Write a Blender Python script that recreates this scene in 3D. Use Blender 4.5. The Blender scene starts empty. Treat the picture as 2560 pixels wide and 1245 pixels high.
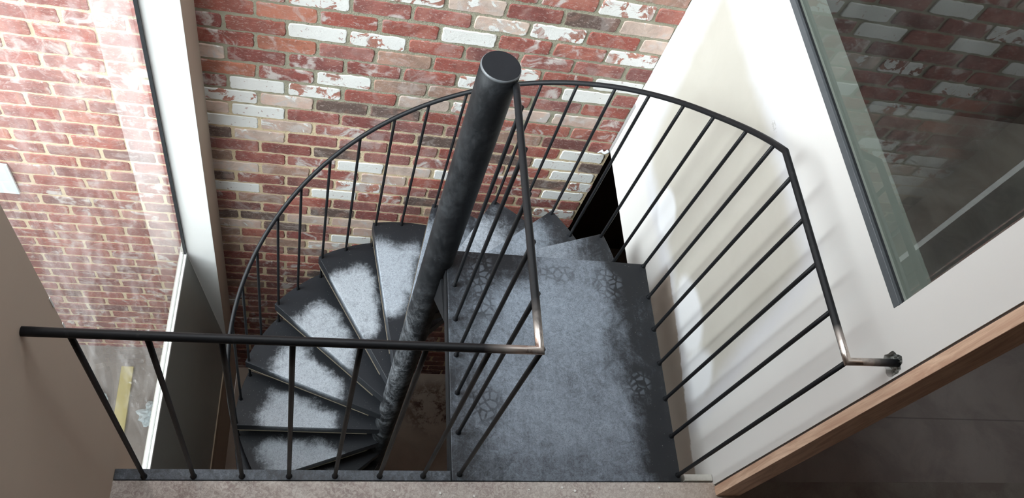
import bpy, bmesh, math, random
from mathutils import Matrix, Vector, noise as mnoise
from math import pi, sin, cos, radians, hypot, atan2, exp, floor
random.seed(7)
C = bpy.context.scene.collection
ZF = -3.45                       # lower floor level
PX, PY, PR, PT = -0.0306, 0.8257, 0.0564, 1.024      # central pole
DTH, RISE, TH1, RS = 20.09, 0.2061, 21.73, 0.812     # treads
YB, XL, XR = 1.782, -1.0, 0.92   # brick wall, left wall, right wall planes
# ------------------------------------------------------------------ helpers
def new_bm(): return bmesh.new()
def box(bm, x0, x1, y0, y1, z0, z1, mi=0):
    v = [bm.verts.new((x, y, z)) for x in (x0, x1) for y in (y0, y1) for z in (z0, z1)]
    for f in ((0,1,3,2),(4,6,7,5),(0,4,5,1),(2,3,7,6),(0,2,6,4),(1,5,7,3)):
        fc = bm.faces.new([v[i] for i in f]); fc.material_index = mi
    return v
def prism(bm, pts, y0, y1):
    """pts in XZ, extruded along Y"""
    a = [bm.verts.new((p[0], y0, p[1])) for p in pts]; b = [bm.verts.new((p[0], y1, p[1])) for p in pts]
    n = len(pts); bm.faces.new(a); bm.faces.new(b[::-1])
    for i in range(n): bm.faces.new((a[i], b[i], b[(i+1) % n], a[(i+1) % n]))
def slab(bm, pts, z0, z1):
    a = [bm.verts.new((p[0], p[1], z0)) for p in pts]; b = [bm.verts.new((p[0], p[1], z1)) for p in pts]
    n = len(pts); bm.faces.new(a[::-1]); bm.faces.new(b)
    for i in range(n): bm.faces.new((a[i], a[(i+1) % n], b[(i+1) % n], b[i]))
def tube(bm, pts, r, seg=14, rr=None, wob=0.0):
    pts = [Vector(p) for p in pts]; rings = []; n = len(pts)
    up = None
    for i, p in enumerate(pts):
        if i == 0: t = (pts[1]-p).normalized()
        elif i == n-1: t = (p-pts[i-1]).normalized()
        else: t = ((pts[i+1]-p).normalized() + (p-pts[i-1]).normalized()).normalized()
        if up is None:
            up = Vector((0,0,1)) if abs(t.z) < .9 else Vector((1,0,0))
        s = t.cross(up).normalized(); up = s.cross(t).normalized()
        m = 1.0
        if 0 < i < n-1:
            c = max(.3, (pts[i+1]-p).normalized().dot(t)); m = 1.0
            # mitre: stretch in the bend plane
            b = (pts[i+1]-p).normalized() - (p-pts[i-1]).normalized()
            bl = b.length
            bd = b.normalized() if bl > 1e-5 else None
        else: bd = None; c = 1
        R = rr[i] if rr else r
        ring = []
        for k in range(seg):
            a = 2*pi*k/seg
            o = (s*cos(a)+up*sin(a))*R
            if bd is not None: o += bd*(o.dot(bd))*(1/c-1)
            if wob: o *= 1+wob*mnoise.noise((p+o)*40)
            ring.append(bm.verts.new(p+o))
        rings.append(ring)
    for i in range(n-1):
        for k in range(seg):
            f = bm.faces.new((rings[i][k], rings[i][(k+1)%seg], rings[i+1][(k+1)%seg], rings[i+1][k])); f.smooth = True
    bm.faces.new(rings[0][::-1]); bm.faces.new(rings[-1])
def obj(name, bm, mat, parent=None, bevel=0, bseg=2):
    bmesh.ops.recalc_face_normals(bm, faces=bm.faces)
    me = bpy.data.meshes.new(name); bm.to_mesh(me); bm.free()
    o = bpy.data.objects.new(name, me); C.objects.link(o)
    for m in (mat if isinstance(mat, (list, tuple)) else [mat]): me.materials.append(m)
    if parent is not None:
        o.parent = parent
        o.matrix_parent_inverse = Matrix.Translation(-world_loc(parent))
    if bevel:
        b = o.modifiers.new('bevel', 'BEVEL'); b.width = bevel; b.segments = bseg; b.limit_method = 'ANGLE'; b.angle_limit = radians(40)
        for p in me.polygons: p.use_smooth = True
        me.set_sharp_from_angle(angle=radians(35)) if hasattr(me, 'set_sharp_from_angle') else None
    return o
def world_loc(o):
    v = Vector((0,0,0))
    if o.type == 'EMPTY': v = o.location.copy()
    return v
def thing(name, label, cat, loc, group=None):
    o = bpy.data.objects.new(name, None); C.objects.link(o); o.location = loc; o.empty_display_size = .1
    o['label'] = label; o['category'] = cat
    if group: o['group'] = group
    return o
def tag(o, label, cat, group=None):
    o['label'] = label; o['category'] = cat
    if group: o['group'] = group
    return o
def struct(o): o['kind'] = 'structure'; return o
def boolean_cut(o, cut_bm):
    me = bpy.data.meshes.new('cut'); bmesh.ops.recalc_face_normals(cut_bm, faces=cut_bm.faces); cut_bm.to_mesh(me); cut_bm.free()
    c = bpy.data.objects.new('cut', me); C.objects.link(c)
    m = o.modifiers.new('b', 'BOOLEAN'); m.operation = 'DIFFERENCE'; m.object = c; m.solver = 'EXACT'
    bpy.context.view_layer.update()
    dg = bpy.context.evaluated_depsgraph_get()
    nm = bpy.data.meshes.new_from_object(o.evaluated_get(dg))
    o.modifiers.remove(m); o.data = nm
    bpy.data.objects.remove(c); bpy.data.meshes.remove(me)
# ------------------------------------------------------------------ node helpers
class N:
    def __init__(s, name):
        s.m = bpy.data.materials.new(name); s.m.use_nodes = True; s.t = s.m.node_tree; s.t.nodes.clear()
        s.out = s.t.nodes.new('ShaderNodeOutputMaterial')
    def n(s, typ, **kw):
        nd = s.t.nodes.new(typ)
        for k, v in kw.items():
            if k in ('data_type','operation','blend_type','feature','attribute_name','attribute_type','noise_dimensions','wave_type','bands_direction','noise_type','distribution','interpolation_type','clamp','normalize'): setattr(nd, k, v)
        return nd
    def link(s, a, b): s.t.links.new(a, b)
    def set(s, sock, v):
        if isinstance(v, bpy.types.NodeSocket): s.link(v, sock)
        else:
            if isinstance(v, tuple) and len(v) == 3 and sock.type == 'RGBA': v = (*v, 1)
            sock.default_value = v
    def math(s, op, a, b=0.0, clamp=False):
        nd = s.t.nodes.new('ShaderNodeMath'); nd.operation = op; nd.use_clamp = clamp
        s.set(nd.inputs[0], a); s.set(nd.inputs[1], b); return nd.outputs[0]
    def mix(s, f, a, b, typ='MIX'):
        nd = s.t.nodes.new('ShaderNodeMix'); nd.data_type = 'RGBA'; nd.blend_type = typ
        s.set(nd.inputs['Factor'], f); s.set(nd.inputs[6], a); s.set(nd.inputs[7], b); return nd.outputs[2]
    def mixf(s, f, a, b):
        nd = s.t.nodes.new('ShaderNodeMix'); nd.data_type = 'FLOAT'
        s.set(nd.inputs['Factor'], f); s.set(nd.inputs[2], a); s.set(nd.inputs[3], b); return nd.outputs[0]
    def ramp(s, v, lo, hi, a=0.0, b=1.0):
        nd = s.t.nodes.new('ShaderNodeMapRange'); nd.interpolation_type = 'SMOOTHSTEP'
        s.set(nd.inputs[0], v); s.set(nd.inputs[1], lo); s.set(nd.inputs[2], hi); s.set(nd.inputs[3], a); s.set(nd.inputs[4], b); return nd.outputs[0]
    def coord(s, scale=(1,1,1)):
        if not hasattr(s, '_c'): s._c = s.t.nodes.new('ShaderNodeTexCoord')
        mp = s.t.nodes.new('ShaderNodeMapping'); s.link(s._c.outputs['Object'], mp.inputs[0]); mp.inputs['Scale'].default_value = scale
        return mp.outputs[0]
    def xyz(s):
        if not hasattr(s, '_x'):
            if not hasattr(s, '_c'): s._c = s.t.nodes.new('ShaderNodeTexCoord')
            x = s.t.nodes.new('ShaderNodeSeparateXYZ'); s.link(s._c.outputs['Object'], x.inputs[0]); s._x = x.outputs
        return s._x
    def noise(s, scale, detail=4, rough=.55, dist=0.0, vec=None):
        nd = s.t.nodes.new('ShaderNodeTexNoise'); nd.inputs['Scale'].default_value = scale; nd.inputs['Detail'].default_value = detail
        nd.inputs['Roughness'].default_value = rough; nd.inputs['Distortion'].default_value = dist
        s.link(vec if vec is not None else s.coord(), nd.inputs['Vector']); return nd.outputs['Fac']
    def voro(s, scale, feature='F1', vec=None, rnd=1.0):
        nd = s.t.nodes.new('ShaderNodeTexVoronoi'); nd.feature = feature; nd.inputs['Scale'].default_value = scale; nd.inputs['Randomness'].default_value = rnd
        s.link(vec if vec is not None else s.coord(), nd.inputs['Vector']); return nd.outputs['Distance']
    def attr(s, name, col=False):
        nd = s.t.nodes.new('ShaderNodeAttribute'); nd.attribute_name = name; return nd.outputs['Color' if col else 'Fac']
    def bsdf(s, color, rough=.6, metal=0.0, bump=None, bs=.3, bd=.002, spec=None):
        p = s.t.nodes.new('ShaderNodeBsdfPrincipled'); s.set(p.inputs['Base Color'], color); s.set(p.inputs['Roughness'], rough); s.set(p.inputs['Metallic'], metal)
        if spec is not None: s.set(p.inputs['Specular IOR Level'], spec)
        if bump is not None:
            b = s.t.nodes.new('ShaderNodeBump'); b.inputs['Strength'].default_value = bs; b.inputs['Distance'].default_value = bd
            s.link(bump, b.inputs['Height']); s.link(b.outputs[0], p.inputs['Normal'])
        s.link(p.outputs[0], s.out.inputs[0]); return p
# ------------------------------------------------------------------ materials
def mat_steel(name='dusty_black_steel', tint=(.017,.0185,.022)):
    k = N(name)
    d = k.attr('dust'); pr = k.attr('prints')
    n1 = k.noise(16, 7, .68, 1.6); n2 = k.noise(55, 5, .7, 2.2); n3 = k.noise(3.2, 3, .5); n4 = k.noise(150, 3, .6)
    # streaky wipe marks
    st = k.noise(9, 5, .6, .6, k.coord((7, .8, 4)))
    g = k.math('ADD', k.math('MULTIPLY', n1, .95), k.math('MULTIPLY', n2, .6))
    g = k.math('ADD', g, k.math('MULTIPLY', n3, .45))
    g = k.math('ADD', g, k.math('MULTIPLY', k.math('SUBTRACT', st, .5), .35))
    g = k.math('ADD', g, k.math('MULTIPLY', d, 1.30))
    f = k.ramp(g, 1.52, 2.34)
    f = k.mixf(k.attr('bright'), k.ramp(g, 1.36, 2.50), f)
    f = k.math('MULTIPLY', f, k.ramp(d, 0.0, .30))
    swirl = k.ramp(k.math('ABSOLUTE', k.math('SUBTRACT', k.noise(34, 4, .62, 3.0), .5)), 0.0, .045, .55, 1.0)
    f = k.math('MULTIPLY', f, swirl)
    v = k.voro(36, 'DISTANCE_TO_EDGE', k.coord((1,1,1)))
    cell = k.ramp(v, .05, .17)
    f = k.math('ADD', k.math('MULTIPLY', f, k.math('SUBTRACT', 1.0, k.math('MULTIPLY', pr, .75))), k.math('MULTIPLY', k.math('MULTIPLY', cell, pr), .42))
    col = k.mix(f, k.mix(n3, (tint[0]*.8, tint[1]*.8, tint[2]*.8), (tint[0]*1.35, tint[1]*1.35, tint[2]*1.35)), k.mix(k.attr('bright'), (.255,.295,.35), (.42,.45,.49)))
    speck = k.ramp(k.noise(210, 1, .4), .74, .80)
    col = k.mix(k.math('MULTIPLY', speck, .35), col, (.5,.5,.48))
    ro = k.mixf(f, .42, .78)
    k.bsdf(col, ro, 0.0, n4, .12, .001, .26)
    return k.m
STEEL = mat_steel()
def mat_rail():
    k = N('black_rail_steel')
    sc = k.ramp(k.noise(30, 5, .7, 1.0), .56, .78)
    w = k.attr('bare')
    bn = k.ramp(k.noise(14, 4, .6, .5, k.coord((1,1,1))), .2, .6)
    w2 = k.math('MULTIPLY', w, bn)
    col = k.mix(k.math('MULTIPLY', sc, .35), (.009,.0095,.011), (.07,.067,.062))
    col = k.mix(w2, col, (.62,.55,.50))
    k.bsdf(col, k.mixf(w2, k.mixf(sc, .5, .7), .25), k.math('MULTIPLY', w2, 1.0), k.noise(120, 3), .1, .0006, .22)
    return k.m
RAIL = mat_rail()
def mat_pole():
    k = N('scuffed_black_pole')
    x, y, z = k.xyz()
    sm = k.noise(6, 6, .65, 1.6); fine = k.noise(38, 5, .7, 2.0, k.coord((1,1,.6)))
    low = k.ramp(z, .0, -1.0)     # builders' dust lies on the handled lower half
    f = k.math('MULTIPLY', k.ramp(k.math('ADD', k.math('MULTIPLY', sm, .7), k.math('MULTIPLY', fine, .5)), .50, .85), k.math('ADD', k.math('MULTIPLY', low, .72), .09))
    scr = k.math('MULTIPLY', k.ramp(k.noise(22, 3, .5, 1.6, k.coord((1,1,3.0))), .64, .72), k.math('MULTIPLY', k.ramp(z, .35, .0), k.ramp(k.noise(4, 2), .4, .6)))
    f = k.math('ADD', f, k.math('MULTIPLY', scr, .35), True)
    col = k.mix(f, (.009,.0098,.0112), (.25,.265,.285))
    k.bsdf(col, k.mixf(f, .52, .78), 0.0, fine, .12, .001, .2)
    return k.m
POLE = mat_pole()
def mat_plain(name, a, b, scale=6, rough=.7, bump=.15, bd=.002, spec=None, fine=90):
    k = N(name); n = k.noise(scale, 5, .6, .6); f = k.noise(fine, 3, .6)
    k.bsdf(k.mix(n, a, b), rough, 0.0, f, bump, bd, spec); return k.m
CAP = mat_plain('black_cap_steel', (.011,.012,.014), (.022,.023,.026), 14, .7, .1, .0006, .12)
CAPRIM = mat_plain('rim_glint_steel', (.07,.075,.08), (.15,.16,.17), 20, .4, .1, .0004)  # paler than the cap: the rim's reflection put into its colour
BEAD = mat_plain('galvanised_corner_bead', (.28,.28,.28), (.45,.45,.44), 70, .45)
LIP = mat_plain('tan_underlay', (.10,.085,.065), (.20,.165,.12), 20, .8)
LEFTW = mat_plain('beige_plasterboard', (.50,.405,.325), (.56,.46,.37), 2.0, .8, .05)
BROWNW = mat_plain('brown_lower_plaster', (.42,.33,.25), (.52,.42,.33), 3.0, .85, .1)
SPLAY = mat_plain('grey_green_splay_board', (.19,.195,.175), (.26,.262,.235), 2.2, .42, .05)
TRIMB = mat_plain('brown_board_edge', (.36,.28,.20), (.44,.35,.25), 6, .8)
WHITEP = mat_plain('white_reveal_paint', (.86,.86,.84), (.90,.90,.885), 3, .55, .04)
FRAMEW = mat_plain('white_window_sill', (.85,.85,.83), (.92,.92,.90), 8, .4, .05)
GASKET = mat_plain('black_rubber_gasket', (.012,.014,.016), (.03,.034,.04), 40, .5)
FRAMED = mat_plain('dark_grey_window_channel', (.055,.062,.068), (.10,.11,.118), 30, .45)
SILLIN = mat_plain('pale_inner_sill', (.34,.345,.325), (.39,.395,.37), 3, .6)
CEIL = mat_plain('ceiling_paint', (.62,.60,.57), (.68,.66,.63), 2, .8, .05)
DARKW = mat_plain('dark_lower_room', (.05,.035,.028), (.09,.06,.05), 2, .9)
PACK = mat_plain('grey_packer', (.42,.41,.37), (.62,.61,.56), 35, .85, .4, .003)
CHIP = mat_plain('white_plaster_chip', (.7,.69,.66), (.85,.84,.80), 60, .85)
PLANK = mat_plain('yellow_formwork', (.42,.35,.11), (.55,.47,.19), 8, .7, .2)
PALE = mat_plain('pale_cement_sheet', (.62,.68,.70), (.74,.79,.80), 5, .7, .1)
PLAST = mat_plain('crumpled_blue_grey_plastic', (.34,.43,.46), (.58,.64,.66), 12, .5, .3)
GAP = mat_plain('dark_shadow_gap', (.05,.035,.028), (.08,.055,.045), 20, .9)
TIE = mat_plain('dark_hole_rubble', (.10,.105,.10), (.42,.42,.39), 90, .8, .6, .004, None, 160)

def mat_brick():
    k = N('painted_recycled_brick')
    bc = k.attr('bcol', True); paint = k.attr('paint'); haze = k.attr('haze')
    n1 = k.noise(16, 6, .65, .5); n2 = k.noise(5.5, 4, .6, .8); n3 = k.noise(60, 4, .7, .8, k.coord((1,1,2.0))); n4 = k.noise(130, 3, .6)
    dark = k.mix(k.ramp(n1, .30, .60), k.mix(.30, bc, (.06,.028,.022)), bc)
    big = k.noise(7.5, 3, .5, .4)
    dark = k.mix(k.math('MULTIPLY', k.ramp(big, .50, .60), .35), dark, k.mix(.6, bc, (.10,.07,.065)))
    col = k.mix(k.math('MULTIPLY', k.ramp(n2, .48, .62), .5), dark, k.mix(.5, bc, (.60,.30,.235)))
    wear = k.ramp(n3, .54, .66)
    col = k.mix(k.math('MULTIPLY', wear, .5), col, (.60,.48,.44))
    hz = k.math('MULTIPLY', k.ramp(k.noise(11, 5, .6, 1.0), .50, .66), haze)
    col = k.mix(hz, col, (.58,.52,.49))
    pm = k.math('ADD', paint, k.math('MULTIPLY', k.math('SUBTRACT', k.noise(13, 5, .62, .9), .5), 1.5))
    pm = k.ramp(pm, .47, .53)
    chips = k.ramp(k.noise(70, 2, .5), .66, .72)
    pm = k.math('MULTIPLY', pm, k.math('SUBTRACT', 1.0, k.math('MULTIPLY', chips, .55)))
    pm = k.math('MULTIPLY', pm, k.ramp(paint, 0.02, .1))
    white = k.mix(k.noise(9, 4), (.70,.695,.66), (.84,.84,.82))
    col = k.mix(pm, col, white)
    h = k.math('ADD', k.math('MULTIPLY', n3, .8), k.math('ADD', k.math('MULTIPLY', n1, 1.5), k.math('MULTIPLY', pm, .25)))
    k.bsdf(col, .82, 0.0, h, .55, .004, .3)
    return k.m
def mat_mortar():
    k = N('lime_mortar')
    x, y, z = k.xyz()
    w = k.noise(5, 4, .6, .5)
    zz = k.math('ADD', z, k.math('MULTIPLY', k.math('SUBTRACT', w, .5), .35))
    xx = k.math('MULTIPLY', k.ramp(x, -1.6, -1.1), 1.0)
    up = k.math('MULTIPLY', k.ramp(zz, -.52, -.28), xx)       # newer grey mortar above, old cream lime mortar below
    n = k.noise(45, 5, .7)
    cream = k.mix(n, (.58,.45,.285), (.80,.67,.47)); grey = k.mix(n, (.27,.255,.19), (.44,.42,.32))
    k.bsdf(k.mix(up, cream, grey), .95, 0.0, k.math('ADD', n, k.noise(150, 3)), .8, .006, .2)
    return k.m
BRICK, MORTAR = mat_brick(), mat_mortar()

def mat_rightwall():
    k = N('part_painted_plasterboard')
    x, y, z = k.xyz()
    w = k.math('MULTIPLY', k.math('SUBTRACT', k.noise(3.5, 4, .6, .6), .5), .075)
    w2 = k.math('MULTIPLY', k.math('SUBTRACT', k.noise(14, 4, .6, .6), .5), .05)
    def band(v, a, b, s):
        return k.math('MULTIPLY', k.ramp(v, a-s, a+s), k.ramp(v, b+s, b-s))
    yy = k.math('ADD', y, w); zz = k.math('ADD', z, w)
    yt = k.math('SUBTRACT', yy, k.math('MULTIPLY', k.math('SUBTRACT', z, .1), .18))
    paper = k.math('MULTIPLY', band(yt, .31, 1.49, .055), band(zz, -.01, .79, .045))
    wide = k.math('MULTIPLY', band(yt, .24, 1.58, .04), band(zz, -.10, .86, .04))
    white = k.mix(k.noise(2.2, 4), (.61,.59,.565), (.655,.64,.615))
    feather = (.53,.53,.565)
    pap = k.mix(k.noise(4, 4, .6, 1.0), (.40,.372,.32), (.48,.455,.405))
    col = k.mix(k.math('MULTIPLY', wide, .55), white, feather)
    col = k.mix(paper, col, pap)
    # trowelled compound patches over the screws
    def blob(cy, cz, ry, rz):
        a = k.math('DIVIDE', k.math('SUBTRACT', y, cy), ry); b = k.math('DIVIDE', k.math('SUBTRACT', z, cz), rz)
        dd = k.math('SQRT', k.math('ADD', k.math('MULTIPLY', a, a), k.math('MULTIPLY', b, b)))
        return k.ramp(k.math('ADD', dd, k.math('MULTIPLY', w, 6.0)), 1.15, .75)
    for (cy, cz, ry, rz) in ((1.10,.03,.11,.09),(.62,.05,.16,.10),(.38,.02,.09,.14)):
        col = k.mix(k.math('MULTIPLY', blob(cy, cz, ry, rz), .8), col, (.74,.745,.76))
    # raw board below the ragged plaster edge, with the landing's shadow painted into it
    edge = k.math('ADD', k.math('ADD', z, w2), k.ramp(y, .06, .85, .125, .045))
    raw_shade = k.math('MULTIPLY', k.ramp(edge, .006, -.006), k.ramp(y, .92, .84))
    col = k.mix(raw_shade, col, k.mix(k.noise(3, 3), (.29,.245,.205), (.37,.315,.27)))
    mk = k.math('MULTIPLY', blob(.915, .822, .028, .010), k.ramp(k.noise(120, 2), .45, .55))
    col = k.mix(k.math('MULTIPLY', mk, .6), col, (.35,.34,.32))
    k.bsdf(col, .62, 0.0, k.math('ADD', k.noise(25, 5), k.math('MULTIPLY', raw_shade, -2.0)), .12, .003, .4)
    return k.m
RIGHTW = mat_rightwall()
def mat_floor():
    k = N('dusty_concrete_floor')
    x, y, z = k.xyz()
    n1 = k.noise(5, 6, .65, .5); n2 = k.noise(70, 5, .75, 1.2); n3 = k.noise(160, 4, .7)
    g = k.mix(k.ramp(n1, .35, .65), (.33,.265,.245), (.44,.385,.35))
    # plaster dust trodden over the strip beside the stair opening
    dust = k.math('MULTIPLY', k.ramp(y, -.6, -.05), k.ramp(x, 1.05, .9))
    g = k.mix(k.math('MULTIPLY', k.ramp(n2, .38, .66), k.math('MULTIPLY', dust, .85)), g, (.66,.62,.57))
    g = k.mix(k.math('MULTIPLY', k.ramp(n2, .60, .72), .5), g, (.13,.10,.10))
    sp = k.ramp(k.voro(55), .10, .05)
    g = k.mix(k.math('MULTIPLY', sp, k.ramp(n3, .45, .6)), g, (.75,.73,.69))
    warm = k.math('MULTIPLY', k.ramp(x, .55, .9), k.ramp(x, 1.1, .95))
    g = k.mix(k.math('MULTIPLY', warm, .3), g, (.55,.42,.30))
    k.bsdf(g, .85, 0.0, k.math('ADD', n2, n3), .6, .004, .35)
    return k.m
FLOOR = mat_floor()
def mat_rfloor():
    k = N('dark_concrete_floor')
    n1 = k.noise(4, 6, .65, .5); n2 = k.noise(60, 5, .75, 1.0)
    g = k.mix(k.ramp(n1, .35, .65), (.38,.315,.305), (.48,.41,.39))
    g = k.mix(k.ramp(k.voro(22), .07, .03), g, (.48,.44,.42))
    x, y, z = k.xyz()
    ln = k.ramp(k.math('ABSOLUTE', k.math('SUBTRACT', y, .25)), .004, .001)
    g = k.mix(k.math('MULTIPLY', ln, .5), g, (.12,.10,.10))
    k.bsdf(g, .8, 0.0, n2, .4, .003, .35); return k.m
def mat_lowfloor():
    k = N('stained_lower_slab')
    x, y, z = k.xyz()
    n1 = k.noise(3.5, 6, .62, .6); n2 = k.noise(8, 8, .75, .25)
    g = k.mix(k.ramp(n1, .3, .7), (.44,.355,.285), (.54,.44,.36))
    dx = k.math('SUBTRACT', x, .52); dy = k.math('SUBTRACT', y, 1.50)
    r = k.math('SQRT', k.math('ADD', k.math('MULTIPLY', dx, dx), k.math('MULTIPLY', k.math('MULTIPLY', dy, dy), 1.6)))
    st = k.math('MULTIPLY', k.math('MULTIPLY', k.ramp(n2, .46, .58), k.ramp(r, .36, .12)), .9)
    g = k.mix(st, g, (.085,.035,.022))
    k.bsdf(g, .7, 0.0, k.noise(80, 4), .3, .003, .3); return k.m
def mat_wood():
    k = N('planed_pine_jamb')
    v = k.coord((9, 9, .9)); n = k.noise(3.4, 6, .6, 1.8, v); f = k.noise(60, 3, .6, 0, k.coord((8,8,.3)))
    col = k.mix(k.ramp(n, .3, .7), (.50,.31,.215), (.72,.51,.37))
    col = k.mix(k.math('MULTIPLY', k.ramp(f, .5, .7), .4), col, (.40,.24,.15))
    k.bsdf(col, .62, 0.0, f, .15, .001, .35); return k.m
WOOD = mat_wood()
def mat_glass(name, dust, tint=(.92,.96,.94), ior=1.5, swirl=False):
    k = N(name)
    tr = k.n('ShaderNodeBsdfTransparent'); k.set(tr.inputs[0], tint)
    gl = k.n('ShaderNodeBsdfGlossy'); gl.inputs['Roughness'].default_value = 0.0; k.set(gl.inputs[0], (.98,1.0,.99))
    fr = k.n('ShaderNodeFresnel'); fr.inputs['IOR'].default_value = ior
    ge = k.n('ShaderNodeNewGeometry'); frf = k.math('MULTIPLY', fr.outputs[0], k.math('SUBTRACT', 1.0, ge.outputs['Backfacing']))
    m1 = k.n('ShaderNodeMixShader'); k.link(frf, m1.inputs[0]); k.link(tr.outputs[0], m1.inputs[1]); k.link(gl.outputs[0], m1.inputs[2])
    df = k.n('ShaderNodeBsdfDiffuse'); k.set(df.inputs[0], (.85,.85,.83)); tl = k.n('ShaderNodeBsdfTranslucent'); k.set(tl.inputs[0], (.85,.85,.83))
    m2 = k.n('ShaderNodeMixShader'); m2.inputs[0].default_value = .5; k.link(df.outputs[0], m2.inputs[1]); k.link(tl.outputs[0], m2.inputs[2])
    x, y, z = k.xyz()
    a = k.ramp(k.noise(3.0, 6, .65, 1.5), .45, .75, .04, .20)
    if swirl:
        sw = k.ramp(k.noise(7, 5, .62, 3.5, k.coord((1, 2.2, .8))), .60, .68)
        loc = k.math('MULTIPLY', k.ramp(z, -.35, -.9), k.math('MULTIPLY', k.ramp(y, .35, .6), k.ramp(y, 1.45, 1.1)))
        a = k.math('ADD', a, k.math('MULTIPLY', k.math('MULTIPLY', sw, loc), .42))
        a = k.math('ADD', a, k.math('MULTIPLY', k.ramp(k.noise(5, 4, .6, 1.0, k.coord((1, 3, .5))), .5, .72), .12))
    else:
        a = k.math('ADD', a, k.math('MULTIPLY', k.ramp(k.noise(9, 5, .65, 2.5), .66, .72), .10))
    a = k.math('MULTIPLY', a, dust)
    m3 = k.n('ShaderNodeMixShader'); k.link(a, m3.inputs[0]); k.link(m1.outputs[0], m3.inputs[1]); k.link(m2.outputs[0], m3.inputs[2])
    k.link(m3.outputs[0], k.out.inputs[0]); return k.m
GLASS_L = mat_glass('dusty_window_glass', .50, (.95,.965,.955), 1.55, True)
GLASS_R = mat_glass('smudged_window_glass', .16, (.84,.87,.85), 1.74)

# ------------------------------------------------------------------ camera
cam = bpy.data.cameras.new('camera'); co = bpy.data.objects.new('camera', cam); C.objects.link(co)
Rv = Vector((0.96941361,-0.06020296,0.23793458)); Uv = Vector((-0.07151078,0.85810212,0.50847513)); Fv = Vector((0.23478387,0.50993759,-0.82755071))
M = Matrix(((Rv.x,Uv.x,-Fv.x,-0.4691335),(Rv.y,Uv.y,-Fv.y,-0.68248522),(Rv.z,Uv.z,-Fv.z,2.546344),(0,0,0,1)))
co.matrix_world = M
cam.sensor_width = 36; cam.lens = 2001.9/2560*36; cam.clip_start = .02; cam.clip_end = 200
bpy.context.scene.camera = co
CP = Vector((-0.4691335,-0.68248522,2.546344))
def px_on_y(q, y):
    d = Fv + Rv*((q[0]-1280)/2001.9) - Uv*((q[1]-622.5)/2001.9); t = (y-CP.y)/d.y; return CP + d*t
# ------------------------------------------------------------------ brick wall
BW, BH, MX, MZ, J = .243, .088, .0155, .0145, 0
def brick_index(x, z):
    n = int(floor((.149 - z)/BH)); off = -.775 if n % 2 else -.897
    return n, int(floor((x-off)/BW))
spec = {}
def mark(kind, pts, y=YB, absolute=False):
    for q in pts:
        P = (q[0], q[1]) if absolute else (lambda v: (v.x, v.z))(px_on_y(q, y))
        spec[brick_index(*P)] = kind
# brick kinds read off the photograph (a point inside each)
mark('white', [(795,85),(645,217),(645,284),(581,306),(1173,97),(902,419),(832,485),(595,465),(1537,221),(1475,249),(880,593),(1373,415),(1424,446),(1445,399),(1399,492)])
mark('patchy', [(813,10),(929,101),(857,207),(567,243),(784,231),(1049,234),(1390,87),(1570,28),(1624,157),(1159,206),(1318,190),(1144,278),(1098,440),(1368,300),(925,471),(1455,471),(867,555),(1330,540)])
mark('cream', [(717,258),(650,341),(1025,260),(1630,118),(1339,301),(1434,308),(607,557),(757,549),(910,578),(844,612),(621,419),(1190,20),(531,128),(930,448),(920,561),(640,600)])
mark('dark', [(1486,57),(1030,292),(876,268),(838,387),(563,439),(563,534),(618,534),(766,624),(1368,471),(544,330),(1440,430)])
mark('tan', [(569,387),(716,427),(572,578),(716,601),(575,595),(960,215),(1150,530),(560,613)])
mark('orange', [(714,108),(720,35),(590,175)])
mark('white', [(-.21,.73),(.09,.55),(-.38,.55),(.20,.66),(-.70,.45),(-.55,.9),(.45,.95),(-.1,1.15)], absolute=True)
mark('patchy', [(-.60,.62),(-.1,.38),(.35,.62),(-.85,.7)], absolute=True)
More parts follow.
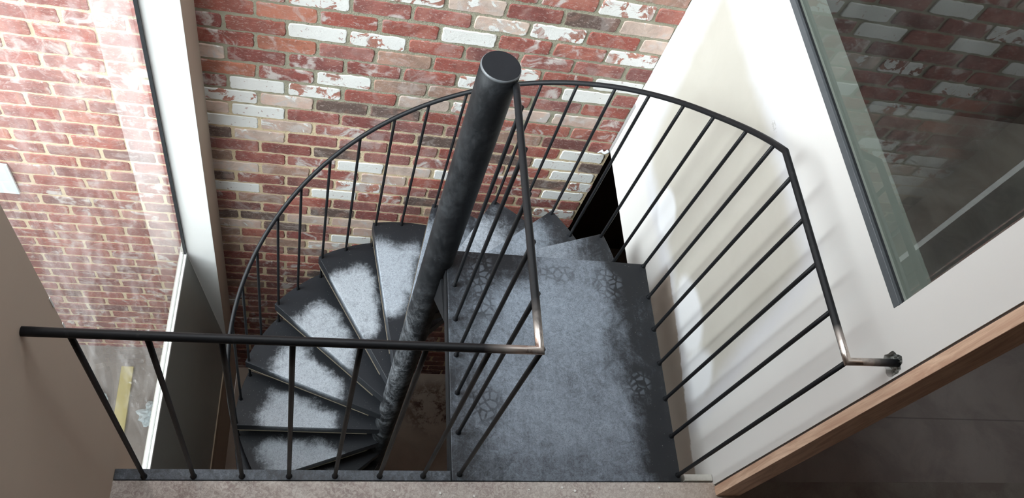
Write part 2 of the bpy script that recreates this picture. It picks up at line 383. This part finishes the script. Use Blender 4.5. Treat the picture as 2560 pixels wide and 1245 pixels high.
def brick_wall():
    bm = new_bm(); cl = bm.verts.layers.float_color.new('bcol'); pl = bm.verts.layers.float.new('paint'); hl = bm.verts.layers.float.new('haze')
    rnd = random.Random(11)
    x_lo, x_hi, zt, zb = -3.2, .935, 3.0, ZF
    # mortar body
    def core(x0, x1, z0, z1): box(bm, x0, x1, YB+.0015, YB+.11, z0, z1, 1)
    core(x_lo, x_hi, zb, zt)
    n0 = int(floor((.149-zt)/BH)); n1 = int(floor((.149-zb)/BH))
    for n in range(n0, n1+1):
        ztop = .149 - n*BH - MZ/2; zbot = ztop - BH + MZ
        off = -.775 if n % 2 else -.897
        i0 = int(floor((x_lo-off)/BW)); i1 = int(floor((x_hi-off)/BW))
        for i in range(i0, i1+1):
            xa = off + i*BW + MX/2 + rnd.uniform(-.003,.003); xb = off + (i+1)*BW - MX/2 + rnd.uniform(-.003,.003)
            xa = max(xa, x_lo); ragged = xb > x_hi-.02
            xb = min(xb, x_hi + (rnd.uniform(-.012,.012) if n > 5 else -.002))
            if xb-xa < .02: continue
            za, zc = max(zbot, zb) + rnd.uniform(-.002,.002), min(ztop, zt) + rnd.uniform(-.002,.002)
            if zc-za < .015: continue
            outside = (xa+xb)/2 < -1.16
            kind = spec.get((n, i))
            u = rnd.random(); paint = 0.0; haze = rnd.uniform(.0,.35)
            reds = [(.31,.075,.052),(.29,.072,.052),(.26,.068,.054),(.34,.095,.065),(.29,.09,.072),(.24,.066,.056),(.31,.11,.09),(.27,.075,.06)]
            col = rnd.choice(reds)
            if kind is None and not outside:
                deep = n > 18
                if u < .05: kind = 'tan'
                elif u < (.09 if n > 4 else .06): kind = 'dark'
                elif u < (.125 if n > 4 else .09): kind = 'cream'
                elif u < .42: kind = 'worn'
                elif u < .56: kind = 'plum'
            if outside and kind is None:
                if u < .30: kind = 'plum'
                elif u < .5: kind = 'worn'
                haze = rnd.uniform(.2,.7)
            if kind == 'white': paint = rnd.uniform(.95,1.15); 
            elif kind == 'patchy': paint = rnd.uniform(.50,.62); haze = .9; col = (.42,.17,.12)
            elif kind == 'cream': col = (.60,.46,.38); haze = 1.0; paint = rnd.choice((.18,.3,.36))
            elif kind == 'dark': col = (.125,.082,.066); haze = .3
            elif kind == 'tan': col = (.35,.215,.155); haze = .4
            elif kind == 'orange': col = (.42,.14,.08); haze = .5
            elif kind == 'plum': col = rnd.choice(((.22,.072,.062),(.25,.09,.078),(.19,.066,.056)))
            elif kind == 'worn': haze = 1.0
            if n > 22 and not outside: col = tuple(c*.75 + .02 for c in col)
            j = rnd.uniform(.95,1.2); g_ = sum(col)/3; col = tuple((c*.90+g_*.10)*j+.008 for c in col)
            # outline with chipped, rounded edges
            W, H = xb-xa, zc-za; nx, nz = max(2, int(W/.016)), 4
            rc = .007
            out = []
            for t in range(nx): out.append((xa+rc+(W-2*rc)*t/(nx-1), za))
            for t in range(nz): out.append((xb, za+rc+(H-2*rc)*t/(nz-1)))
            for t in range(nx): out.append((xb-rc-(W-2*rc)*t/(nx-1), zc))
            for t in range(nz): out.append((xa, zc-rc-(H-2*rc)*t/(nz-1)))
            dep = rnd.uniform(-.0015,.0035); tilt = rnd.uniform(-.006,.006)
            a, b, c = [], [], []
            cx, cz = (xa+xb)/2, (za+zc)/2
            sd = rnd.uniform(0, 100)
            for (px_, pz_) in out:
                q = Vector((px_*38, sd, pz_*38)); e = mnoise.noise(q)*.0044 + mnoise.noise(q*2.7)*.0022
                dx, dz = px_-cx, pz_-cz
                ex = (1 if dx > 0 else -1)*e if abs(dx) > W/2-.002 else 0
                ez = (1 if dz > 0 else -1)*e if abs(dz) > H/2-.002 else 0
                yo = YB - .0022 - dep*.7 + tilt*dx
                a.append(bm.verts.new((px_+ex*1.15, YB+.004, pz_+ez*1.15)))
                b.append(bm.verts.new((px_+ex, yo+.003, pz_+ez)))
                sx = min(1, .0032/max(abs(dx), .001)); sz = min(1, .0032/max(abs(dz), .001))
                c.append(bm.verts.new((px_+ex-dx*sx*(abs(dx)>W/2-.01), yo, pz_+ez-dz*sz*(abs(dz)>H/2-.01))))
            m = len(out)
            for t in range(m):
                u2 = (t+1) % m
                for r0, r1 in ((a, b), (b, c)):
                    f = bm.faces.new((r0[t], r0[u2], r1[u2], r1[t])); f.smooth = True
            f = bm.faces.new(c)
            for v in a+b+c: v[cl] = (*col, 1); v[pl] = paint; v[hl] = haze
    o = obj('wall_back', bm, [BRICK, MORTAR]); return struct(o)
brick_wall()

# ------------------------------------------------------------------ setting shell
bm = new_bm(); slab(bm, [(XL-.2,-4.0),(4.2,-4.0),(4.2,0.0),(1.0,0.0),(1.0,-.0025),(XL-.2,-.0025)], -.30, -.002); struct(obj('floor', bm, FLOOR))
bm = new_bm(); box(bm, 1.0, 4.2, .0005, 2.0, -.30, -.002); struct(obj('floor', bm, mat_rfloor()))
bm = new_bm(); box(bm, XL, 3.4, -2.2, 3.2, ZF-.15, ZF); struct(obj('floor', bm, mat_lowfloor()))
SK = (-.97, .25, .15, 1.50)      # roof light over the stairwell
bm = new_bm(); box(bm, XL-.4, 4.4, -4.2, SK[2], 3.0, 3.1); box(bm, XL-.4, 4.4, SK[3], 2.0, 3.0, 3.1)
box(bm, XL-.4, SK[0], SK[2], SK[3], 3.0, 3.1); box(bm, SK[1], 4.4, SK[2], SK[3], 3.0, 3.1); struct(obj('ceiling', bm, CEIL))
bm = new_bm()
box(bm, SK[0]-.03, SK[0], SK[2]-.03, SK[3]+.03, 3.1, 3.3); box(bm, SK[1], SK[1]+.03, SK[2]-.03, SK[3]+.03, 3.1, 3.3)
box(bm, SK[0], SK[1], SK[2]-.03, SK[2], 3.1, 3.3); box(bm, SK[0], SK[1], SK[3], SK[3]+.03, 3.1, 3.3); struct(obj('window_3', bm, WHITEP))
# left wall: solid near part (outer jamb corner bead shows at the window edge)
bm = new_bm(); box(bm, XL-.19, XL, -4.0, .132, ZF, 3.0); wl = struct(obj('wall_left', bm, LEFTW))
bm = new_bm()
for z0, z1 in ((.60,.78),(.30,.52),(-.05,.12),(.86,.90)):
    box(bm, XL-.0035, XL+.0012, .128, .1335, z0, z1)
obj('corner_bead', bm, WHITEP, wl)
# left wall below the splay, brown
bm = new_bm(); box(bm, XL-.19, XL, .132, 1.565, ZF, -2.64)
prism(bm, [(XL-.19,-2.64),(XL-.0,-2.64),(XL-.004,-2.50),(XL-.19,-2.50)], .132, 1.565)
struct(obj('wall_left_lower', bm, BROWNW))
bm = new_bm(); box(bm, XL-.004, XL+.006, .132, 1.565, -2.635, -2.505); struct(obj('trim_1', bm, TRIMB))
# splayed panel falling from the window sill to the wall
bm = new_bm(); prism(bm, [(-1.1394,-1.392),(-1.001,-2.505),(-1.012,-2.51),(-1.160,-2.51),(-1.160,-1.392)], .132, 1.5648)
sp_ = struct(obj('wall_left_splay', bm, SPLAY))
bm = new_bm(); prism(bm, [(-1.1375,-1.396),(-1.0,-2.500),(-1.004,-2.502),(-1.1415,-1.398)], 1.559, 1.5652); obj('corner_bead', bm, WHITEP, sp_)
# column between the window and the brick
bm = new_bm(); box(bm, -1.152, XL, 1.566, YB-.001, ZF, 3.0, 0)
for f in bm.faces:
    if all(abs(v.co.x-XL) < 1e-5 for v in f.verts): f.material_index = 1
struct(obj('wall_left_column', bm, [WHITEP, LEFTW], None, .002))
# upper room walls behind the camera
bm = new_bm(); box(bm, XL-.19, 4.2, -4.15, -4.0, -.3, 3.0); struct(obj('wall_front', bm, LEFTW))
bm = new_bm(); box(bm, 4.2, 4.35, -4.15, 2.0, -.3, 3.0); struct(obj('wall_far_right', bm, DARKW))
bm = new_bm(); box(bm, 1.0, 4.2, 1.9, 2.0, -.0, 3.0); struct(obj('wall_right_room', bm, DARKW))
# lower room
bm = new_bm(); box(bm, XL-.19, 3.4, -2.3, -2.2, ZF, -.3); struct(obj('wall_lower_front', bm, BROWNW))
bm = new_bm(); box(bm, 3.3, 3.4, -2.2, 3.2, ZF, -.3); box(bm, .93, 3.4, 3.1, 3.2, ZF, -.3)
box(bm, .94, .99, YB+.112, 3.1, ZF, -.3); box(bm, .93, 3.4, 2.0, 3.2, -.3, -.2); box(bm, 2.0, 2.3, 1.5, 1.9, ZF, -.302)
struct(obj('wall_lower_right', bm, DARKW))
# right wall with window opening and broken-out hole
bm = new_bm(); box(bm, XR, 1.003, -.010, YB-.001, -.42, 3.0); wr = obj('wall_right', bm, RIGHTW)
bm = new_bm(); box(bm, XR-.1, 1.1, .142, 1.70, 1.075, 2.7); boolean_cut(wr, bm)
bm = new_bm(); rnd = random.Random(4); nn = 26
ra = []
for k in range(nn):
    a = 2*pi*k/nn; r = (.030 + .006*mnoise.noise(Vector((cos(a)*2, sin(a)*2, 3.3))) + rnd.uniform(-.003,.003))
    if cos(a) < -.9: r = .034
    ra.append((max(-.0055 + .0008*sin(k*5), .023 + r*cos(a)*1.05), .996 + r*sin(a)*1.12))
A = [bm.verts.new((XR-.02, p[0], p[1])) for p in ra]; B = [bm.verts.new((XR+.045, p[0], p[1])) for p in ra]
bm.faces.new(A); bm.faces.new(B[::-1])
for k in range(nn): bm.faces.new((A[k], B[k], B[(k+1) % nn], A[(k+1) % nn]))
boolean_cut(wr, bm)
struct(wr)
# rubble and mesh inside the hole
bm = new_bm(); G = 22; rows = []
for i in range(G+1):
    row = []
    for j in range(G+1):
        y = .0255 + (i/G-.5)*.066; z = .998 + (j/G-.5)*.078
        d = .012 + .012*mnoise.noise(Vector((y*160, z*160, 1))) + .006*mnoise.noise(Vector((y*420, z*420, 5)))
        row.append(bm.verts.new((XR+.004+max(.002, d), y, z)))
    rows.append(row)
for i in range(G):
    for j in range(G): bm.faces.new((rows[i][j], rows[i+1][j], rows[i+1][j+1], rows[i][j+1]))
ext = bmesh.ops.extrude_face_region(bm, geom=bm.faces[:]); 
for v in [g for g in ext['geom'] if isinstance(g, bmesh.types.BMVert)]: v.co.x = XR+.044
obj('broken_hole', bm, TIE, wr)
bm = new_bm(); box(bm, XR-.0022, XR+.001, YB-.026, YB-.006, -.42, -.07); obj('corner_bead', bm, BEAD, wr)
# torn plaster tape at the foot of the corner
bm = new_bm(); pts = []
for k in range(7):
    pts.append((XR-.004-.009*k, YB-.016-.003*sin(k), -.428+.006*sin(k*1.9)-.002*k))
tube(bm, pts, .004, 7, [.007,.010,.009,.007,.008,.005,.002], 0.5); obj('torn_tape', bm, PALE, wr)
# window in the right wall
win = struct(thing('window_2', '', '', (XR, .142, 1.075)))
for kk in ('label','category'): del win[kk]
bm = new_bm(); box(bm, XR-.001, XR+.0095, .143, 1.70, 1.060, 1.082); obj('sill_channel', bm, FRAMED, win, .001)
bm = new_bm(); box(bm, XR+.0098, XR+.0225, .143, 1.70, 1.0745, 1.0765); obj('gasket', bm, GASKET, win)
bm = new_bm(); box(bm, XR+.0230, XR+.029, .143, 1.70, 1.0760, 2.70); obj('glass_pane', bm, GLASS_R, win)
bm = new_bm(); box(bm, XR+.0315, 1.045, .12, 1.72, 1.062, 1.0758); obj('inner_sill', bm, SILLIN, win)
# window in the left wall
w1 = struct(thing('window_1', '', '', (-1.157, .132, -1.39)))
for kk in ('label','category'): del w1[kk]
bm = new_bm(); box(bm, -1.158, -1.153, -.05, 1.5645, -1.395, 3.0); obj('glass_pane', bm, GLASS_L, w1)
bm = new_bm(); box(bm, -1.1515, -1.1395, .05, 1.5645, -1.400, -1.374)
obj('inner_sill', bm, FRAMEW, w1, .002)
bm = new_bm(); box(bm, -1.1715, -1.1595, .05, 1.5645, -1.45, -1.374); obj('outer_sill', bm, FRAMEW, w1, .002)
bm = new_bm(); box(bm, -1.1594, -1.1516, .05, 1.5644, -1.41, -1.3955); obj('glazing_groove', bm, GASKET, w1)
bm = new_bm(); box(bm, -1.1535, -1.141, 1.551, 1.5652, -1.374, 3.0); obj('gasket', bm, GASKET, w1)
# outside the window: wall below sill, column outer face, ground
bm = new_bm(); box(bm, -1.19, -1.1600, -.3, YB-.002, -3.2, -1.452); struct(obj('wall_outer', bm, PACK))
GR = mat_plain('muddy_concrete_yard', (.13,.10,.085), (.38,.35,.32), 3.0, .9, .5, .006)
bm = new_bm(); box(bm, -6.0, -1.16, -4.0, YB, -3.3, -3.15); struct(obj('ground', bm, GR))
bm = new_bm(); box(bm, -2.85, -2.7, -4.0, YB, -3.15, -.4); struct(obj('wall_outer_boundary', bm, PALE))
# timber jamb on the end of the right wall
bm = new_bm(); box(bm, XR-.001, 1.009, -.048, -.0165, 0, 3.0); struct(obj('trim_2', bm, WOOD, None, .0012))
bm = new_bm(); box(bm, XR+.004, 1.002, -.0165, -.0102, 0, 3.0); struct(obj('gap_shade_strip', bm, GAP))  # dark filler whose colour paints the shadow between plaster and jamb
bm = new_bm(); box(bm, .813, .9185, .003, .026, -.05, 0.0)
tag(obj('packer_strip', bm, PACK, None, .0015), 'short pale grey packing strip between steel landing and pine jamb', 'strip')

# ------------------------------------------------------------------ things outside
bm = new_bm(); box(bm, -2.9, -1.945, YB-.020, YB-.0085, -1.245, -1.000)
tag(obj('cement_sheet', bm, PALE, None, .002), 'pale blue-grey cement sheet fixed to the brick wall outside the left window', 'sheet')
def plank():
    bm = new_bm(); v = box(bm, -1.735, -1.655, .55, 1.62, -3.15, -3.115)
    for q in v: q.co.x += (q.co.y-1.6)*-.04
    return bm
tag(obj('formwork_plank', plank(), PLANK, None, .003), 'yellow formwork plank lying on the muddy ground outside the left window', 'plank')
def crumple(cx, cy, r, seed, h):
    bm = new_bm(); bmesh.ops.create_icosphere(bm, subdivisions=4, radius=1)
    for v in bm.verts:
        d = v.co.normalized(); s = 1+.45*mnoise.noise(d*2.2+Vector((seed,0,0)))+.22*mnoise.noise(d*6+Vector((0,seed,0)))+.1*mnoise.noise(d*14)
        v.co = Vector((cx+d.x*r*s, cy+d.y*r*s*.8, -3.15+max(0, (d.z+.25)*h*s)))
    return bm
tag(obj('plastic_sheet', crumple(-1.90, 1.33, .13, 2.0, .07), PLAST), 'crumpled pale plastic sheet on the ground left of the yellow plank', 'plastic sheet')
tag(obj('plastic_sheet', crumple(-1.46, 1.28, .10, 9.0, .06), PLAST), 'crumpled blue-grey plastic sheet on the ground right of the yellow plank', 'plastic sheet')

# ------------------------------------------------------------------ plaster chips on the floor
rnd = random.Random(3)
chips = [(985,1226,'a'),(1322,1224,'b'),(1437,1227,'c'),(1405,1219,'d'),(1185,1240,'e'),(1560,1222,'f'),(1100,1233,'g'),(1648,1219,'h')]
for (qx, qy, s) in chips:
    d = Fv + Rv*((qx-1280)/2001.9) - Uv*((qy-622.5)/2001.9); t = -CP.z/d.z; P = CP+d*t
    bm = new_bm(); r = rnd.uniform(.0026,.0048); nn = 7
    pts = [(P.x+r*rnd.uniform(.7,1.2)*cos(2*pi*k/nn), P.y+r*rnd.uniform(.7,1.2)*sin(2*pi*k/nn)) for k in range(nn)]
    slab(bm, pts, -.002, .0015)
    tag(obj('plaster_chip', bm, CHIP), 'tiny white plaster chip lying on the dusty floor in front of the landing', 'plaster chip', 'plaster chips on the floor edge')

# ------------------------------------------------------------------ spiral staircase
S = thing('spiral_staircase', 'black steel spiral staircase with dusty treads, landing and thin round balustrade', 'staircase', (PX, PY, ZF))
# pole
bm = new_bm(); seg = 64
prof = [(PR, ZF), (PR, PT-.012)]
def lathe(bm, prof, seg=64, cx=PX, cy=PY):
    rings = [[bm.verts.new((cx+r*cos(2*pi*k/seg), cy+r*sin(2*pi*k/seg), z)) for k in range(seg)] for r, z in prof]
    for i in range(len(prof)-1):
        for k in range(seg):
            f = bm.faces.new((rings[i][k], rings[i][(k+1)%seg], rings[i+1][(k+1)%seg], rings[i+1][k])); f.smooth = True
    bm.faces.new(rings[0][::-1]); bm.faces.new(rings[-1])
zs = [ZF + (PT-.010-ZF)*i/60 for i in range(61)]
lathe(bm, [(PR, z) for z in zs]); pole = obj('central_pole', bm, POLE, S)
bm = new_bm(); lathe(bm, [(PR-.0003, PT-.010), (PR-.0003, PT-.0045), (PR-.003, PT-.001)]); 
obj('rim', bm, CAPRIM, pole)
bm = new_bm(); lathe(bm, [(PR-.003, PT-.001), (PR-.0035, PT)]); obj('cap', bm, CAP, pole)

def sstep(a, b, x):
    t = max(0, min(1, (x-a)/(b-a))); return t*t*(3-2*t)
def tread(i):
    th = radians(TH1+(i-1)*DTH); th0 = th - radians(DTH+2.5); z = -RISE*i; T = .070
    if i == 1: th0 = radians(-3)
    ct = Vector((PX, PY))
    perp = Vector((-sin(th), cos(th)))
    inner = ct + Vector((cos(th), sin(th)))*.02 + perp*.046
    outer = ct + Vector((cos(th), sin(th)))*RS
    perp0 = Vector((-sin(th0), cos(th0)))
    inner0 = ct + Vector((cos(th0), sin(th0)))*.03 - perp0*.040
    NA, NR = 14, 22
    bm = new_bm(); dl = bm.verts.layers.float.new('dust'); pl = bm.verts.layers.float.new('prints'); br = bm.verts.layers.float.new('bright')
    top = []
    for a in range(NA+1):
        u = a/NA; ang = th0+(th-th0)*u
        O = ct + Vector((cos(ang), sin(ang)))*RS; I = inner0.lerp(inner, u); row = []
        for r in range(NR+1):
            t = r/NR; p = I.lerp(O, t); v = bm.verts.new((p.x, p.y, z))
            rad = (p-ct).length
            side = u*(th-th0)*rad
            sd = .30 if i < 5 else .16
            d = sstep(.80, .60, rad + .04*mnoise.noise(Vector((p.x*9, p.y*9, i)))) * sstep(.16, .34, rad + .05*mnoise.noise(Vector((p.x*8, p.y*8, i+5))))
            d *= sstep(-.02, .10, side + .03*mnoise.noise(Vector((p.x*14, p.y*14, i+9))))
            if i <= 4: d = .55*d + .30 + .1*mnoise.noise(Vector((p.x*7, p.y*7, i)))
            if i == 4: d += .1
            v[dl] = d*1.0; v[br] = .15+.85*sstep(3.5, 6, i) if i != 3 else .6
            v[pl] = 0.25*sstep(.18, .05, abs(rad-.55))*sstep(.5,.9,u) if i in (2,) else 0
            row.append(v)
        top.append(row)
    for a in range(NA):
        for r in range(NR): f = bm.faces.new((top[a][r], top[a][r+1], top[a+1][r+1], top[a+1][r])); f.smooth = False
    # skirt
    loop = [top[0][r] for r in range(NR)] + [top[a][NR] for a in range(NA)] + [top[NA][r] for r in range(NR, 0, -1)] + [top[a][0] for a in range(NA, 0, -1)]
    low = [bm.verts.new((v.co.x, v.co.y, z-T)) for v in loop]; m = len(loop)
    for v in low: v[dl] = .16
    for k in range(m): bm.faces.new((loop[k], loop[(k+1)%m], low[(k+1)%m], low[k]))
    bm.faces.new(low)
    o = obj('tread', bm, STEEL, S, .0018)
    # tan packing lip under the nosing
    bm = new_bm(); n2 = perp*.0025
    a0 = inner + (outer-inner)*.10; b0 = outer - (outer-inner)*.02
    slab(bm, [tuple(a0+n2), tuple(b0+n2), tuple(b0-perp*.02), tuple(a0-perp*.02)][::-1], z-T-.007, z-T-.001)
    obj('underlay_strip', bm, LIP, o)
    return o
for i in range(1, 17): tread(i)

# landing
W, L = .799, .861
def landing():
    bm = new_bm(); dl = bm.verts.layers.float.new('dust'); pl = bm.verts.layers.float.new('prints')
    NX, NY = 60, 64; g = []
    prints = [(.13,.77,.05,.08),(.13,.64,.045,.06),(.43,.79,.08,.045),(.62,.76,.06,.07),(.12,.26,.06,.08),(.69,.35,.045,.045)]
    for a in range(NX+1):
        row = []
        for b in range(NY+1):
            x = W*a/NX; y = L*b/NY
            w = .05*mnoise.noise(Vector((x*6, y*6, 2))) + .02*mnoise.noise(Vector((x*22, y*16, 4)))
            d = .86
            d *= .55+.45*sstep(.00, .22, x+w)
            rb = .60 + .05*(1-y/L) + .05*sstep(.2,.0,y)
            d *= 1-(.70+.25*mnoise.noise(Vector((x*26, y*3, 8))))*sstep(rb-.06, rb+.09, x+w*1.3)
            d *= 1-.30*sstep(.55, .80, y+w)*sstep(.30,.12,x)
            d *= 1-.5*sstep(.16,.06, abs(x-.24))*sstep(.70,.80,y)
            d -= .18*sstep(.16, .05, y+w)*sstep(.05,.2,x)
            d += .10*mnoise.noise(Vector((x*4, y*4, 7)))
            p = 0
            for (cx, cy, rx, ry) in prints:
                p = max(p, sstep(1.15, .8, hypot((x-cx)/rx, (y-cy)/ry) + .2*mnoise.noise(Vector((x*20, y*20, 1)))))
            v = bm.verts.new((x, y, 0.0)); v[dl] = max(0.1, d); v[pl] = p*.6; row.append(v)
        g.append(row)
    for a in range(NX):
        for b in range(NY): bm.faces.new((g[a][b], g[a+1][b], g[a+1][b+1], g[a][b+1]))
    loop = [g[a][0] for a in range(NX)] + [g[NX][b] for b in range(NY)] + [g[a][NY] for a in range(NX, 0, -1)] + [g[0][b] for b in range(NY, 0, -1)]
    low = [bm.verts.new((v.co.x, v.co.y, -.065)) for v in loop]; m = len(loop)
    for v in low: v[dl] = .25
    for k in range(m): bm.faces.new((loop[k], loop[(k+1)%m], low[(k+1)%m], low[k]))
    bm.faces.new(low)
    o = obj('landing_plate', bm, STEEL, S, .002)
    # worn light seam along the left edge and gusset to the pole
    bm = new_bm(); box(bm, -.0065, -.0012, .0, .775, -.050, -.003); obj('edge_flange', bm, RAIL, o)
    bm = new_bm(); v = [(PX+.02, PY-.045, -.066), (PX+.03, PY-.23, -.066), (PX+.02, PY-.045, -.24)]
    a = [bm.verts.new((q[0]-.004, q[1], q[2])) for q in v]; b = [bm.verts.new((q[0]+.004, q[1], q[2])) for q in v]
    bm.faces.new(a); bm.faces.new(b[::-1])
    for k in range(3): bm.faces.new((a[k], b[k], b[(k+1)%3], a[(k+1)%3]))
    obj('gusset', bm, RAIL, o)
landing()
# angle bar along the floor edge
bm = new_bm(); box(bm, XL+.001, -.004, 0.0, .032, -.006, 0.0); box(bm, XL+.001, -.004, 0.0, .006, -.05, -.006)
ab = obj('floor_angle_bar', bm, STEEL, S, .001)
att = ab.data.attributes.new('dust', 'FLOAT', 'POINT')
for d in att.data: d.value = .52

# handrail path
RR, RB = .0098, .0064
xo, xs = .025, .790
def helix(phi):
    """phi in degrees about the pole; z falls with the stair"""
    r = .797 + .040*sstep(14, -11.4, phi)
    z = 1.0 - .0103*(phi+11.4)
    return Vector((PX+r*cos(radians(phi)), PY+r*sin(radians(phi)), z))
def rail_obj(name, pts, bare_pts=()):
    bm = new_bm(); bl = bm.verts.layers.float.new('bare')
    tube(bm, pts, RR, 18)
    for v in bm.verts:
        b = 0
        for (c, r) in bare_pts:
            b = max(b, sstep(r, r*.35, (v.co-Vector(c)).length))
        v[bl] = b
    return obj(name, bm, RAIL, S)
def dense(a, b, n=14):
    a, b = Vector(a), Vector(b); return [a.lerp(b, i/n) for i in range(n+1)]
K1 = (xo-.008, .016, 1.0)
p1 = dense((XL-.004, .009, 1.0), K1, 24)
p2 = dense(K1, (.013, PY-.042, 1.0), 24)
bm = None
rail_obj('handrail', p1[:] + p2[1:], [(K1, .11)])
K2 = (xs, .022, 1.0)
p3 = dense((XR+.012, .024, 1.0), K2, 8) + dense(K2, (xs, .661, 1.0), 20)[1:] + [helix(-11.4+k*3) for k in range(1, 116)]
p3 = [Vector(p) for p in p3]
rail_obj('handrail', p3, [(K2, .10)])
# balusters
def baluster(x, y, z0, z1, collar=True):
    bm = new_bm(); bl = bm.verts.layers.float.new('bare')
    pts = [(x, y, z0), (x, y, z0+.006), (x, y, z0+.010)] + [(x, y, z0+.010+(z1-z0-.010)*k/8) for k in range(1, 9)]
    rr = [RB*1.55, RB*1.35, RB] + [RB]*8
    tube(bm, pts, RB, 12, rr)
    obj('baluster', bm, RAIL, S)
for k in range(7): baluster(-.918+.1375*k, .0096+.0009*k, 0.0, 1.0-.006)
for k in range(6): baluster(xo, .021+.1386*k, 0.0, 1.0-.004)
for k in range(5): baluster(xs, .022+.1382*k, 0.0, 1.0-.004)
def rail_z_at(x, y):
    phi = math.degrees(atan2(y-PY, x-PX)); return helix(phi).z
for k in (5, 6): y = .022+.1382*k; baluster(xs, y, 0.0, rail_z_at(xs, y)-.004)
for i in range(1, 17):
    for da in (-10.6, -0.9):
        phi = TH1+(i-1)*DTH+da
        if phi > 332: continue
        P = helix(phi); z0 = -RISE*i
        r = .797
        x, y = PX+r*cos(radians(phi)), PY+r*sin(radians(phi))
        if da > -5: z0 = -RISE*(i+1) if i < 16 else z0      # nosing rods run on to the tread below
        baluster(x, y, z0, P.z-.003)

# ------------------------------------------------------------------ light: overcast sky through the window
w = bpy.data.worlds.new('sky'); bpy.context.scene.world = w; w.use_nodes = True; nt = w.node_tree; nt.nodes.clear()
o = nt.nodes.new('ShaderNodeOutputWorld'); bg = nt.nodes.new('ShaderNodeBackground'); tc = nt.nodes.new('ShaderNodeTexCoord'); sp = nt.nodes.new('ShaderNodeSeparateXYZ')
rp = nt.nodes.new('ShaderNodeValToRGB'); nt.links.new(tc.outputs['Generated'], sp.inputs[0]); nt.links.new(sp.outputs[2], rp.inputs[0])
rp.color_ramp.elements[0].position = 0.0; rp.color_ramp.elements[0].color = (.30,.31,.32,1)
rp.color_ramp.elements[1].position = .12; rp.color_ramp.elements[1].color = (.88,.94,1.0,1)
e = rp.color_ramp.elements.new(.9); e.color = (.90,.955,1.0,1)
dp = nt.nodes.new('ShaderNodeVectorMath'); dp.operation = 'DOT_PRODUCT'; nt.links.new(tc.outputs['Generated'], dp.inputs[0]); dp.inputs[1].default_value = tuple(Vector((-1.0,-.30,.42)).normalized())
mr = nt.nodes.new('ShaderNodeMapRange'); mr.interpolation_type = 'SMOOTHSTEP'; nt.links.new(dp.outputs['Value'], mr.inputs[0])
for q_, v_ in zip((1,2,3,4), (.93,.985,2.55,10.5)): mr.inputs[q_].default_value = v_     # brighter patch of cloud where the sun stands
nt.links.new(rp.outputs[0], bg.inputs[0]); nt.links.new(mr.outputs[0], bg.inputs[1]); nt.links.new(bg.outputs[0], o.inputs[0])
sc = bpy.context.scene
sc.view_settings.view_transform = 'Standard'; sc.view_settings.look = 'None'; sc.view_settings.gamma = 1; sc.view_settings.use_curve_mapping = False
sc.view_settings.exposure = 1.52
